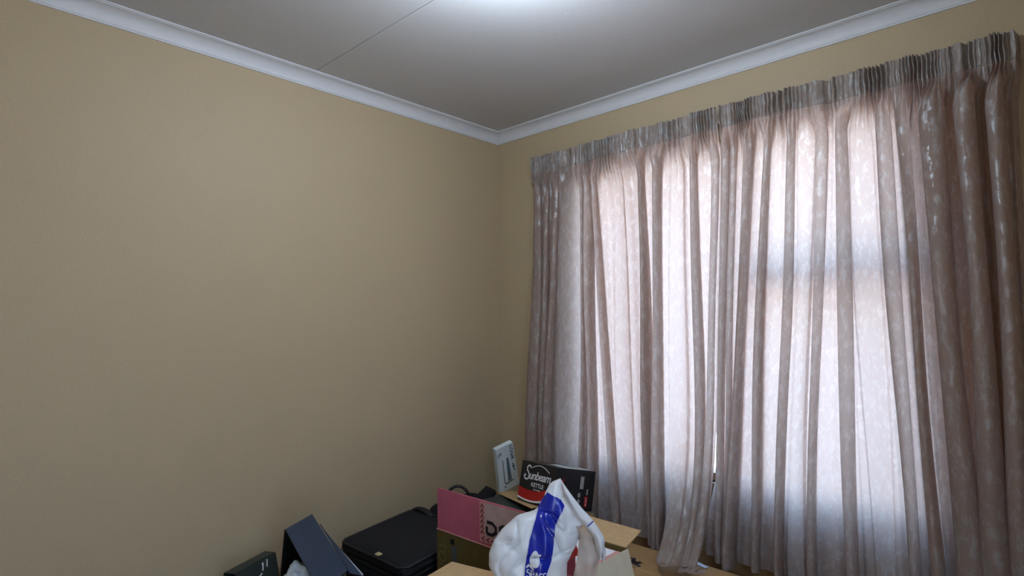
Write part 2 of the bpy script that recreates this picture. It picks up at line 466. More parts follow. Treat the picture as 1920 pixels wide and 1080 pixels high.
def curtain(label, folds, e0, e1, seed, tail):
    rng = np.random.RandomState(seed)
    nf = len(folds)
    gapn = rng.uniform(-0.007, 0.007, (nf + 1, 3))
    ph = rng.uniform(0, 6.28, (nf + 1, 4))
    ub = e0[2]; ue = e1[2]
    zs = np.concatenate([np.linspace(ZT, ZT - 0.115, 16), np.linspace(ZT - 0.125, 1.85, 20), np.linspace(1.82, ZB + 0.06, 74), np.linspace(ZB + 0.05, ZB, 6)])
    rows = []
    for z in zs:
        q = (Z1 - z) / (Z1 - Z2)
        q = max(-0.35, min(1.35, q))
        lo = e0[0] + (e0[1] - e0[0]) * q
        hi = e1[0] + (e1[1] - e1[0]) * q
        if not tail: lo -= 0.055 * min(1, max(0, (0.62 - z) / 0.35)) ** 2
        grow = 0.72 + 0.45 * min(1, max(0, (2.2 - z) / 1.6))
        ret = -0.080
        pts = [(lo, 0.0)] if seed == 2 else [(lo - 0.012, ret), (lo - 0.006, ret * 0.5), (lo, 0.0)]
        prev = lo
        for i, (a, b, w, p) in enumerate(folds + [(None,) * 4]):
            if a is None:
                c0 = hi
            else:
                c = a + (b - a) * q + 0.004 * math.sin(3.1 * z + ph[i, 0])
                hw = w * (0.75 + 0.15 * math.sin(2.3 * z + ph[i, 1]))
                base = hw * (0.48 if p > 0.03 else 1.0)
                c0 = c - base
            g = max(0.004, c0 - prev)
            for j in range(3):
                tt = (j + 1) / 4
                pts.append((prev + g * tt, gapn[i, j] * min(1, g / 0.06) * (1 + 0.5 * math.sin(1.7 * z + ph[i, 2] + j))))
            if a is None:
                pts.append((hi, 0.0))
                if seed == 2: pts += [(hi + 0.008, ret * 0.5), (hi + 0.012, ret)]
                break
            pp = 1.25 * p * grow * (1 + 0.18 * math.sin(2.1 * z + ph[i, 3]))
            pts += [(c - base, 0.02 * p), (c - hw * 0.9, 0.5 * pp), (c - hw * 0.8, 0.82 * pp), (c - hw * 0.3, pp),
                    (c + hw * 0.3, pp), (c + hw * 0.8, 0.82 * pp), (c + hw * 0.9, 0.5 * pp), (c + base, 0.02 * p)]
            prev = c + base
        rows.append(cat_resample(np.array(pts), 6))
    G = np.array(rows)                                  # rows, cols, (u, d)
    nr, nc = G.shape[:2]
    mid = G[len(zs) // 2]
    seg = np.hypot(*np.diff(mid, axis=0).T)
    arc = np.concatenate([[0], np.cumsum(seg)])
    t = arc / arc[-1]
    # gathered heading
    ta = np.linspace(0, 1, 1200)
    g0 = np.interp(ta, t, G[0, :, 0])
    kk = np.exp(-0.5 * (np.arange(-150, 151) / 48.0) ** 2); kk /= kk.sum()
    gp = np.concatenate([2 * g0[0] - g0[150:0:-1], g0, 2 * g0[-1] - g0[-2:-152:-1]])
    gs = np.maximum.accumulate(np.convolve(gp, kk, 'valid'))
    gs = e0[2] + (e1[2] - e0[2]) * (gs - gs[0]) / (gs[-1] - gs[0])
    uh = np.interp(t, ta, gs)
    sp = 1 + 0.75 * np.sin(t * 23 + seed) * np.sin(t * 9.7 + 2 * seed) + 0.35 * np.sin(t * 61 + seed)
    phs = np.cumsum(np.clip(sp, 0.18, 2) * np.gradient(t)); phs = phs / phs[-1]
    NG = 66 if seed == 1 else 60
    zig = np.sin(2 * math.pi * NG * phs)
    zig = np.sign(zig) * np.abs(zig) ** 0.7
    amp = 0.0125 * (0.75 + 0.45 * np.sin(t * 47 + 1.3 * seed))
    lump = 0.012 * np.sin(t * 31 + seed) * np.sin(t * 12.3)
    X = np.zeros((nr, nc)); Y = np.zeros((nr, nc)); Zc = np.zeros((nr, nc))
    for i, z in enumerate(zs):
        h = float(sm(np.array((2.135 - z) / 0.17)))
        hz = float(sm(np.array((2.135 - z) / 0.10)))
        drop = ZT - z
        pin = 1 - 0.45 * math.exp(-((drop - 0.105) / 0.012) ** 2) - 0.25 * math.exp(-((drop - 0.014) / 0.006) ** 2)
        sway = 0.0015 * np.sin(drop * 70 + t * 55)
        hu = uh + sway
        hd = lump + amp * zig * pin + (np.minimum(0, G[i, :, 1]) * (np.abs(G[i, :, 1]) > 0.02))
        fine = amp * zig * (1 - sm(np.array((2.135 - z) / 0.26))) * 0.75
        u = hu * (1 - h) + G[i, :, 0] * h
        d = hd * (1 - hz) + (G[i, :, 1] + fine) * hz
        base = 0.085 + 0.015 * float(sm(np.array((2.1 - z) / 1.5)))
        zz = np.full(nc, z) + (0.003 * np.sin(t * 90 + seed) if i == 0 else 0)
        y = -(base + d + 0.004 * np.sin(5 * z + u * 9) + 0.012 * np.sin(1.3 * z + u * 3.1))
        if tail:
            w = sm((u - 1.235) / 0.07) * sm((1.60 - u) / 0.05)
            sz = np.clip((1.0 - z) / 0.9, 0, 1)
            tz = z - ZB
            low = 0.118 + math.sqrt(tz * tz + 0.0064) - 0.08
            zz = zz + w * (low - z) * sm((1.05 - z) / 0.4)
            y = y - w * (0.34 * sz ** 3 + 0.05 * math.exp(-(tz / 0.09) ** 2))
            u = u + w * (0.075 * sz ** 3 - 0.10 * (u - 1.40) * sz)
            if tz < 0.055:                            # the hem turns over on the box
                e = 1 - tz / 0.055
                y = y + 0.055 * e * e * w * sm((u - 1.36) / 0.16)
                u = u + 0.045 * e * w
                zz = zz + w * (0.035 * math.sin(e * math.pi * 0.6) + 0.010 * e * np.sin(u * 17))
        X[i], Y[i], Zc[i] = u, y, zz
    root = empty('curtain', label, 'curtain', Matrix.Translation(((e0[2] + e1[2]) / 2, 0, ZT)))
    off = np.array([(e0[2] + e1[2]) / 2, 0, ZT])
    ih = int(np.searchsorted(-zs, -(ZT - 0.105)))
    ib = nr - 7
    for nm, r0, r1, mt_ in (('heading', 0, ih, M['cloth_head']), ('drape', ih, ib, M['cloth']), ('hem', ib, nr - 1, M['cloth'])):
        V = np.stack([X[r0:r1 + 1], Y[r0:r1 + 1], Zc[r0:r1 + 1]], -1) - off
        n = r1 - r0 + 1
        idx = np.arange(n * nc).reshape(n, nc)
        F = np.stack([idx[:-1, :-1], idx[1:, :-1], idx[1:, 1:], idx[:-1, 1:]], -1).reshape(-1, 4)
        me = bpy.data.meshes.new(nm)
        me.from_pydata(V.reshape(-1, 3).tolist(), [], F.tolist())
        uv = me.uv_layers.new(name='UVMap')
        UU = np.broadcast_to(arc, (n, nc)).reshape(-1); VV = np.repeat(zs[r0:r1 + 1], nc)
        fl = F.reshape(-1)
        uv.data.foreach_set('uv', np.stack([UU[fl] + seed * 7, VV[fl]], -1).reshape(-1).astype(np.float32))
        link(nm, me, mt_, root, True)
    # stitch line under the gathers
    tape = [(X[ih, j] - off[0], Y[ih, j] - 0.0015, zs[ih] + 0.004 - ZT) for j in range(0, nc, 4)]
    tube('stitching', tape, 0.0009, M['cloth'], root, 4)
    return root

curtain('champagne foil curtain nearest the room corner, its trailing hem lying on a flat cardboard box', LF,
        (0.386, 0.350, 0.360), (1.583, 1.522, 1.583), 1, True)
curtain('champagne foil curtain on the right, wider and glowing bluish over the window transom', RF,
        (1.592, 1.532, 1.593), (2.664, 2.653, 2.700), 2, False)

rail = empty('curtain_rail', 'white curtain rail on the window wall behind the gathered curtain headings', 'curtain rail', Matrix.Translation((1.5, -0.032, 2.20)))
box('track', (-1.12, -0.014, -0.012), (1.165, 0.012, 0.012), M['white_metal'], rail, 0.003)
for x in (-1.0, -0.35, 0.35, 1.05):
    box('bracket', (x - 0.012, -0.002, -0.01), (x + 0.012, 0.032, 0.022), M['white_metal'], rail, 0.002)
box('rail_joint', (0.072, -0.03, 0.018), (0.098, 0.0, 0.045), M['white_metal'], rail, 0.004)

# ------------------------------------------------------------ ceiling lamp (just above the picture)
LX, LY = 1.50, -1.47
lamp = empty('ceiling_lamp', 'round white ceiling light with a glowing bulb in the middle of the ceiling', 'lamp', Matrix.Translation((LX, LY, H)))
lathe('ceiling_rose', [(0.0, 0.0), (0.055, 0.0), (0.055, -0.012), (0.03, -0.022), (0.0, -0.022)], M['white_metal'], lamp)
lathe('bulb_holder', [(0.0035, -0.02), (0.0035, -0.110), (0.019, -0.115), (0.021, -0.125), (0.021, -0.150), (0.016, -0.155)], M['holder'], lamp)
pr = [(0.014, -0.153)]
for i in range(13):
    a = math.pi * (0.12 + 0.88 * i / 12)
    pr.append((0.036 * math.sin(a) + (0.0001 if i == 12 else 0), -0.193 + 0.036 * math.cos(a)))
lathe('bulb', pr, M['glow'], lamp, 24)

# ------------------------------------------------------------ suitcase
case = empty('suitcase', 'black soft suitcase lying flat against the tan wall, cream tag on its lid edge', 'suitcase', Matrix.Translation((0.275, -1.345, 0.0)) @ Matrix.Rotation(R(6.5), 4, 'X'))
def soft_box(name, a, b, bev, mt_, parent, sag=0.0, seg=5):
    bm = bmesh.new(); bx(bm, a, b, bev, None, seg)
    bmesh.ops.subdivide_edges(bm, edges=[e for e in bm.edges if e.calc_length() > 0.12], cuts=6, use_grid_fill=True)
    for v in bm.verts:
        n_ = noise.noise(v.co * 7 + Vector((3, 1, 2)))
        v.co += Vector((0, 0, n_ * sag))
    return from_bm(name, bm, mt_, parent, True)
soft_box('body', (0, 0, 0.0), (0.5, 0.44, 0.155), 0.035, M['black_matt'], case)
soft_box('lid', (0.006, 0.006, 0.162), (0.494, 0.434, 0.222), 0.030, M['black_matt'], case, 0.005)
bm = bmesh.new(); bx(bm, (0.008, 0.008, 0.150), (0.492, 0.432, 0.170), 0.006)
from_bm('zip', bm, M['black_edge'], case)
tube('piping', [(0.035, 0.01, 0.213), (0.465, 0.01, 0.213), (0.488, 0.035, 0.213), (0.488, 0.40, 0.213), (0.46, 0.43, 0.213), (0.04, 0.43, 0.213), (0.012, 0.40, 0.213), (0.012, 0.035, 0.213), (0.035, 0.01, 0.213)], 0.006, M['black_edge'], case)
tube('handle', [(0.075 * math.cos(a) + 0.09, 0.428, 0.195 + 0.032 * math.sin(a)) for a in np.linspace(0, math.pi, 15)], 0.012, M['black_edge'], case, 8, 1.6)
o = box('tag', (0.285, 0.012, 0.2215), (0.312, 0.034, 0.2265), M['tag'], case, 0.001, mtx=None)
o['label'] = 'cream tag'
box('seam', (0.36, 0.22, 0.2195), (0.366, 0.34, 0.2245), M['black_edge'], case, 0.001)

# ------------------------------------------------------------ black holdall in the corner
hold = empty('holdall', 'black holdall bag standing against the wall behind the pink printed carton', 'bag', Matrix.Translation((0.20, -0.80, 0.0)))
soft_box('body', (0, 0, 0), (0.25, 0.36, 0.24), 0.05, M['black_matt'], hold, 0.012)
tube('handle', [(0.10 + 0.10 * (1 - math.cos(a)) * 0.5 + 0.03, 0.02 + 0.115 * (1 - math.cos(a)) * 0.5, 0.225 + 0.122 * math.sin(a)) for a in np.linspace(0, math.pi, 17)], 0.008, M['black_edge'], hold, 8, 1.8)
slab('side_pocket', [(0.15, 0.18, 0.20), (0.25, 0.16, 0.20), (0.25, 0.30, 0.272), (0.15, 0.33, 0.272)], 0.025, M['black_matt'], hold)

# ------------------------------------------------------------ pink printed carton, open
CX0, CX1, CY0, CY1, CZ = 0.828, 1.537, -1.236, -0.905, 0.361
carton = empty('carton', 'open olive cardboard carton with a raised pink flap printed with chevrons', 'box', Matrix.Translation((CX0, CY0, 0)))
cw, cdp, th = CX1 - CX0, CY1 - CY0, 0.005
bm = bmesh.new()
bx(bm, (0, 0, 0), (cw, th, CZ)); bx(bm, (0, cdp - th, 0), (cw, cdp, CZ))
bx(bm, (0, th, 0), (th, cdp - th, CZ)); bx(bm, (cw - th, th, 0), (cw, cdp - th, CZ)); bx(bm, (th, th, 0), (cw - th, cdp - th, th))
from_bm('carton_wall', bm, M['olive'], carton)
FH = 0.166
fl = box('printed_flap', (0.004, 0.0, CZ), (cw, 0.005, CZ + FH), M['pink'], carton, 0.0008)
fl['label'] = 'pink printed flap'
ff = lambda x, z, off=0.0012: (x, -off, CZ + z)
box('flap_edge', (0.0, -0.0015, CZ - 0.002), (cw, 0.006, CZ + 0.002), M['pink_light'], carton)
# pale panel with chevron border
px0 = 0.257
mesh('print_panel', [ff(px0, 0.012), ff(cw - 0.06, 0.012), ff(cw - 0.06, FH - 0.003), ff(px0, FH - 0.003)], [(0, 1, 2, 3)], M['pink_light'], fl)
mesh('print_panel', [ff(px0 + 0.03, 0.036, .0018), ff(cw - 0.08, 0.036, .0018), ff(cw - 0.08, FH - 0.006, .0018), ff(px0 + 0.03, FH - 0.006, .0018)], [(0, 1, 2, 3)], M['pink_pale'], fl)
ch = []
for i in range(6):
    z = 0.040 + i * 0.0195
    ch.append([(px0 + 0.005, z), (px0 + 0.0145, z + 0.015), (px0 + 0.024, z)])
for i in range(15):
    x = px0 + 0.012 + i * 0.027
    ch.append([(x + 0.016, 0.033), (x, 0.0245), (x + 0.016, 0.016)])
v, f = strokes_flat(ch, 0.0045)
print_mesh('print_chevron', v, f, lambda a, b, o_: ff(a, b, 0.0024), M['maroon'], fl)
# D S letters, squared
def sq(x, z, w, h, kind):
    P = {'D': [[(0, 0.0), (0, .62)], [(0, 1), (.62, 1), (1, .72), (1, .28), (.62, 0), (0, 0)]],
         'S': [[(1, 1), (0.25, 1), (0, .82), (0, .62), (.2, .5), (.8, .5), (1, .38), (1, .18), (.75, 0), (0, 0)]],
         'P': [[(0, 0), (0, 1), (.8, 1), (1, .85), (1, .6), (.8, .42), (.1, .42)]],
         'A': [[(0, 0), (.42, 1), (.58, 1), (1, 0)], [(.3, .32), (.7, .32)]],
         'C': [[(1, 1), (.25, 1), (0, .78), (0, .22), (.25, 0), (1, 0)]],
         'E': [[(1, 1), (0, 1)], [(0, .5), (.9, .5)], [(1, 0), (0, 0)], [(0, 1), (0, 0)]],
         'L': [[(0, 1), (0, 0), (1, 0)]]}[kind]
    return [[(x + a * w, z + b * h) for a, b in l] for l in P]
v, f = strokes_flat(sq(0.297, 0.048, 0.048, 0.043, 'D') + sq(0.367, 0.048, 0.048, 0.043, 'S'), 0.0125)
print_mesh('print_letters', v, f, lambda a, b, o_: ff(a, b, 0.0026), M['ink'], fl)
# back flap folded outwards, short flap hanging
o = slab('flap', [(0.33, cdp, CZ - 0.002), (cw - 0.012, cdp, CZ - 0.002), (cw - 0.052, cdp + 0.178, CZ + 0.004), (0.36, cdp + 0.185, CZ + 0.006)], 0.004, M['card'], carton)
o = slab('flap', [(cw, cdp - 0.01, CZ + 0.003), (cw, 0.0, CZ + 0.003), (cw + 0.035, 0.0, CZ - 0.13), (cw + 0.035, cdp - 0.01, CZ - 0.13)], 0.004, M['card_pale'], carton)
o['label'] = 'pale short flap hanging outwards'
v, f = text2d('TOCK', 0.062, 0, 0.0, 0.95)
print_mesh('print_letters', v, f, lambda a, b, o_: (0.032 + b, -0.001, 0.235 - a), M['olive_text'], carton)
box('hand_hole', (0.085, -0.0012, 0.320), (0.108, 0.002, 0.340), M['black_edge'], carton)
v, f = strokes_flat([[(0.105, 0.315), (0.112, 0.25), (0.20, 0.20), (0.36, 0.16)], [(0.125, 0.21), (0.14, 0.10)]], 0.03)
print_mesh('print_patch', v, f, lambda a, b, o_: (a, -0.001, b), M['patch'], carton)

# white and red picture box lying in the carton
gb = empty('gift_box', 'flat white topped box with a pinkish red rim inside the open carton', 'box', Matrix.Translation((1.168, -1.222, 0.006)))
box('box_body', (0, 0, 0), (0.355, 0.305, 0.339), M['pink'], gb, 0.003)
box('box_top', (0.006, 0.006, 0.3392), (0.349, 0.299, 0.3420), M['pink_light'], gb)
box('top_sheet', (0.014, 0.014, 0.3422), (0.330, 0.290, 0.3440), M['paper'], gb)

# ------------------------------------------------------------ boxes behind the carton
def yawm(x, y, z, deg): return Matrix.Translation((x, y, z)) @ Matrix.Rotation(R(deg), 4, 'Z')
db = empty('appliance_box', 'slim dark grey green box standing between the pink carton and the kettle box', 'box', yawm(0.487, -0.645, 0, -6.5))
box('box_body', (0, 0, 0), (0.52, 0.125, 0.279), M['dgreen'], db, 0.003)
box('lid_edge', (-0.002, -0.002, 0.262), (0.522, 0.127, 0.281), M['dgreen2'], db, 0.002)
v, f = strokes_flat([[(0.06 + i * 0.021, 0.0), (0.06 + i * 0.021 + (0.016, 0.010, 0.018)[i % 3], 0.0)] for i in range(9)], 0.006)
print_mesh('print_line', v, f, lambda a, b, o_: (a, -0.0032, 0.268 + b), M['grey_ink'], db)
v, f = strokes_flat([[(0.355, 0.245), (0.375, 0.281)], [(0.385, 0.245), (0.405, 0.281)]], 0.008)
print_mesh('print_mark', v, f, lambda a, b, o_: (a, -0.0034, b), M['white_ink'], db)

cb = empty('cardboard_box', 'brown cardboard box under the kettle box with one loose flap showing', 'box', yawm(0.30, -0.50, 0, -4))
box('box_body', (0.0, 0.075, 0), (0.60, 0.29, 0.205), M['card'], cb, 0.003)

KM = Matrix.Translation((.663, -.5657, .3000)) @ Euler((R(-13), R(-1.8), R(-8.7)), 'XYZ').to_matrix().to_4x4()
def kp(x, y, z): return tuple(KM @ Vector((x, y, z)))
cbi = cb.matrix_world.inverted()
slab('flap', [tuple(cbi @ Vector(kp(*p))) for p in ((-.205, .030, -.0085), (.215, -.085, -.0085), (.06, .19, -.0085), (-.33, .22, -.0085))], 0.004, M['card'], cb)

# kettle box
KW, KD, KH = .2706, .2706, .1959
kb = empty('kettle_box', 'black and red kettle box with white script lettering, leaning back before the curtain', 'box', KM)
box('box_body', (0, 0, 0), (KW, KD, KH), M['black_gloss'], kb, 0.002)
kf = lambda x, z, off=0.0012: (x, -off, z)
def kband(zl, zr, bow, z0l, z0r, bow0, off, mt_, nm):
    v, f = [], []
    N = 24
    for i in range(N + 1):
        s = i / N
        v += [kf(s * KW, z0l + (z0r - z0l) * s - bow0 * 4 * s * (1 - s), off), kf(s * KW, zl + (zr - zl) * s - bow * 4 * s * (1 - s), off)]
    for i in range(N): f.append((2 * i, 2 * i + 2, 2 * i + 3, 2 * i + 1))
    mesh(nm, v, f, mt_, kb)
kband(0.070, 0.105, 0.026, 0.022, 0.055, 0.024, 0.0012, M['red'], 'red_band')
kband(0.022, 0.055, 0.024, 0.012, 0.040, 0.020, 0.0016, M['white_ink'], 'white_band')
# the red band carries on round the corner
mesh('red_band', [(KW + .0012, 0, 0.055), (KW + .0012, 0, 0.105), (KW + .0012, 0.05, 0.150), (KW + .0012, 0.05, 0.09)], [(0, 1, 2, 3)], M['red'], kb)
v, f = text2d('unbeam', 0.056, 0.28, 0.0010, 0.90)
print_mesh('print_script', v, f, lambda a, b, o_: kf(0.150 + a * 1.0, 0.131 + b + a * 0.01, 0.0014), M['white_ink'], kb)
v, f = strokes_flat([[(0.078, 0.166), (0.071, 0.176), (0.058, 0.177), (0.049, 0.166), (0.050, 0.153), (0.064, 0.142), (0.070, 0.130), (0.066, 0.115), (0.053, 0.108), (0.038, 0.111), (0.031, 0.122), (0.037, 0.130), (0.044, 0.126)]], 0.0075)
print_mesh('print_script', v, f, lambda a, b, o_: kf(a, b, 0.0014), M['white_ink'], kb)
arc = [(0.085 + 0.135 * s, 0.158 + 0.030 * math.sin(math.pi * (0.12 + 0.80 * s)) - 0.006 * s) for s in np.linspace(0, 1, 16)]
v, f = strokes_flat([arc], 0.0035)
print_mesh('print_swoosh', v, f, lambda a, b, o_: kf(a, b, 0.0015), M['white_ink'], kb)
v, f = text2d('KETTLE', 0.027, 0, 0.0006, 1.05)
print_mesh('print_word', v, f, lambda a, b, o_: kf(0.140 + a, 0.088 + b, 0.0016), M['white_ink'], kb)
v, f = strokes_flat([[(-.026, 0), (-.012, 0)], [(-.008, 0), (.004, 0)], [(.008, 0), (.026, 0)]], 0.004)
print_mesh('print_small', v, f, lambda a, b, o_: kf(0.140 + a, 0.067 + b, 0.0024), M['white_ink'], kb)
mesh('top_label', [(0.13, 0.06, KH + .0012), (0.262, 0.07, KH + .0012), (0.262, 0.255, KH + .0012), (0.06, 0.255, KH + .0012)], [(0, 1, 2, 3)], M['white_board'], kb)
mesh('top_print', [(0.10, 0.17, KH + .002), (0.19, 0.17, KH + .002), (0.19, 0.23, KH + .002), (0.08, 0.23, KH + .002)], [(0, 1, 2, 3)], M['black_gloss'], kb)
sf = lambda y, z, off=0.0013: (KW + off, y, z)
def spatch(nm, y0, y1, z0, z1, mt_): mesh(nm, [sf(y0, z0), sf(y1, z0), sf(y1, z1), sf(y0, z1)], [(0, 1, 2, 3)], mt_, kb)
spatch('barcode', 0.165, 0.190, 0.105, 0.165, M['grey_ink'])
spatch('side_print', 0.205, 0.228, 0.020, 0.070, M['red'])
spatch('side_print', 0.216, 0.226, 0.078, 0.105, M['grey_ink'])
for z in (0.045, 0.075):
    v = [sf(0.165 + 0.010 * math.cos(a), z + 0.012 * math.sin(a)) for a in np.linspace(0, 2 * math.pi, 16, endpoint=False)]
    mesh('side_mark', v, [tuple(range(16))], M['grey_ink'], kb)
v, f = strokes_flat([[(-.024, 0), (-.008, 0)], [(-.003, 0), (.012, 0)], [(.016, 0), (.024, 0)]], 0.005)
print_mesh('side_word', v, f, lambda a, b, o_: sf(0.2165 - b, 0.045 + a * .8, 0.002), M['white_ink'], kb)

# slim white box leaning in the corner
WM = Matrix.Translation((.3194, -.3371, .2103)) @ Euler((R(15.7), R(-16.1), R(76.2)), 'XYZ').to_matrix().to_4x4()
wb_ = empty('slim_box', 'slim white box with slate drawing, leaning upright in the room corner', 'box', WM)
ww, wd, wh = .1407, .0306, .2983
xt = -0.020
bm = bmesh.new()
vs = [bm.verts.new(p) for p in ((0, 0, 0), (ww, 0, 0), (ww, wd, 0), (0, wd, 0), (0, 0, wh), (ww + xt, 0, wh), (ww + xt, wd, wh), (0, wd, wh))]
for g in ((3, 2, 1, 0), (4, 5, 6, 7), (0, 1, 5, 4), (1, 2, 6, 5), (2, 3, 7, 6), (3, 0, 4, 7)): bm.faces.new([vs[i] for i in g])
bmesh.ops.bevel(bm, geom=bm.edges[:], offset=0.0012, segments=1, affect='EDGES')
from_bm('box_body', bm, M['white_board'], wb_)
wf = lambda x, z, off=0.0012: (x * (1 + xt / ww * z / wh), -off, z)
def wq(nm, pts, mt_): mesh(nm, [wf(*p) for p in pts], [tuple(range(len(pts)))], mt_, wb_)
wq('drawing', [(0.064, 0.060), (0.092, 0.058), (0.088, 0.215), (0.072, 0.215)], M['teal'])
wq('drawing', [(0.038, 0.050), (0.045, 0.050), (0.045, 0.215), (0.040, 0.215)], M['teal'])
wq('drawing', [(0.044, 0.044), (0.104, 0.050), (0.104, 0.058), (0.044, 0.054)], M['teal'])
wq('drawing', [(0.036, 0.022), (0.045, 0.022), (0.045, 0.036), (0.036, 0.036)], M['teal'])
v, f = text2d('LOGIK', 0.034, 0, 0.0006)
print_mesh('print_word', v, f, lambda a, b, o_: wf(0.118 + b, 0.236 - a, 0.0014), M['ink'], wb_)
v, f = strokes_flat([[(0.012, 0.262), (0.012, 0.235)], [(0.026, 0.266), (0.026, 0.244)], [(0.034, 0.268), (0.034, 0.248)]], 0.006)
print_mesh('print_line', v, f, lambda a, b, o_: wf(a, b, 0.0014), M['teal'], wb_)
v, f = strokes_flat([[(0.114, 0.165), (0.118, 0.125)], [(0.108, 0.142), (0.128, 0.142)], [(0.121, 0.125), (0.123, 0.108)]], 0.006)
print_mesh('print_mark', v, f, lambda a, b, o_: wf(a, b, 0.0014), M['ink'], wb_)

# ------------------------------------------------------------ flat cardboard box under the hem
lb = empty('cardboard_box', 'flat brown cardboard box below the window with a dark printed logo on top', 'box', yawm(1.08, -0.70, 0, -2))
box('box_body', (0, 0, 0), (0.86, 0.47, 0.10), M['card_dark'], lb, 0.003)
box('tape', (0, 0.22, 0.0985), (0.86, 0.225, 0.1012), M['card'], lb)
lg = lambda a, b, o_=0: (0.165 + a, 0.262 + b, 0.1016 + o_)
v, f = strokes_flat([[(-.05, .02), (-.01, .045), (.005, .02), (.04, .01)], [(-.055, -.005), (.0, .0), (.06, -.012)], [(-.05, .01), (.03, .012)], [(.02, .03), (.045, .022)]], 0.017)
print_mesh('printed_logo', v, f, lambda a, b, o_: lg(a, b), M['ink'], lb)
v, f = strokes_flat([[(-.045, -.03), (.055, -.04)]], 0.006)
print_mesh('printed_logo', v, f, lambda a, b, o_: lg(a, b, 0.0004), M['olive'], lb)

o = box('card', (-0.035, -0.012, 0), (0.035, 0.012, 0.0015), M['paper'], None, 0.0)
o.matrix_world = yawm(1.51, -0.262, 0.1015, -20)
tag(o, 'small white card lying on the flat cardboard box beside the trailing curtain hem', 'card')

# ------------------------------------------------------------ front cardboard box, red box and carrier bag
fb = empty('cardboard_box', 'tan cardboard box nearest the camera, under the white carrier bag', 'box', yawm(1.13, -1.418, 0, 12))
box('box_body', (0, -0.42, 0), (0.60, 0, 0.356), M['card'], fb, 0.003)
slab('flap', [(0.0, -0.0, 0.3565), (0.0, -0.21, 0.3565), (0.60, -0.21, 0.3565), (0.60, 0.0, 0.3565)], 0.0035, M['card'], fb)
slab('flap', [(0.0, -0.213, 0.3565), (0.0, -0.42, 0.3565), (0.60, -0.42, 0.3565), (0.60, -0.213, 0.3565)], 0.0035, M['card'], fb)

SB = 0.925
OB = Vector((2.749, -2.827, 1.2)) + SB * (Vector((1.454, -1.291, 0.36)) - Vector((2.749, -2.827, 1.2)))
AX = Vector((.731, .682, 0)); NX = Vector((.682, -.731, 0))
BM_ = Matrix((AX, -NX, Vector((0, 0, 1)))).transposed().to_4x4(); BM_.translation = OB
B0 = -(OB.z - 0.374)
bag = empty('carrier_bag', 'white plastic carrier bag with a royal blue stripe, standing on the tan box', 'bag', BM_)
Lp = [(0.055, .318), (0.030, .308), (0.019, .300), (0.004, .27), (-.009, .232), (-.036, .212), (-.063, .203), (-.094, .196), (-.117, .175), (-.144, .152), (-.171, .115), (-.186, .077), (-.187, .04), (-.172, .010), (-.16, -.03), (-.15, -.075)]
Rp = [(0.058, .318), (0.070, .295), (0.078, .275), (0.099, .234), (0.126, .196), (.136, .178), (.122, .158), (.116, .135), (.108, .11), (.088, .075), (.074, .05), (.072, .0), (.08, -.03), (.085, -.075)]
Lz = np.array(Lp)[::-1] * SB; Rz = np.array(Rp)[::-1] * SB
def lim(b): return np.interp(b, Lz[:, 1], Lz[:, 0]), np.interp(b, Rz[:, 1], Rz[:, 0])
TOPB = .318 * SB
def thick(b):
    s = (TOPB - b) / (TOPB - B0)
    return 0.008 + 0.072 * math.sin(min(1, s * 1.05) * math.pi / 2) ** 0.8
def wrk(a, b):
    # creases fan down from the tied top
    ang = math.atan2(a - 0.05, (TOPB + 0.05) - b)
    s = (TOPB - b)
    w = 0.007 * math.sin(ang * 19 + 1.5 * noise.noise(Vector((a * 9, b * 7, 0)))) * min(1, s * 6)
    w += 0.007 * noise.noise(Vector((a * 14, b * 9, 3.3))) + 0.006 * noise.noise(Vector((a * 38, b * 22, 1.1)))
    w -= 0.020 * (1 - abs(noise.noise(Vector((a * 16 + b * 6, b * 9, 7.7))) * 2.2)) ** 6 * min(1, s * 5)
    w -= 0.012 * (1 - abs(noise.noise(Vector((a * 11 - b * 9, b * 13, 1.7))) * 2.2)) ** 6 * min(1, s * 5)
    return w
def front(a, b, off=0.0):
    l, r = lim(b)
    c = max(-1, min(1, (a - (l + r) / 2) / max(1e-4, (r - l) / 2)))
    e = (1 - abs(c) ** 2.4) ** (1 / 2.4)
    return (a, -(thick(b) * e + wrk(a, b) * e + off), b)
NB, NA = 150, 150
v, f = [], []
for j in range(NB + 1):
    b = B0 + (TOPB - B0) * j / NB
    l, r = lim(b)
    for i in range(NA):
        t = 2 * math.pi * i / NA
        c = math.cos(t); c = math.copysign(abs(c) ** 0.85, c)
        a = (l + r) / 2 + (r - l) / 2 * c
        p = front(a, b)
        v.append((p[0], p[1] if math.sin(t) >= 0 else -p[1] * 0.75, b))
for j in range(NB):
    for i in range(NA):
        k2 = (i + 1) % NA
        f.append((j * NA + i, j * NA + k2, (j + 1) * NA + k2, (j + 1) * NA + i))
f.append(tuple(range(NA))[::-1])
mesh('bag_body', v, f, M['plastic'], bag, True)
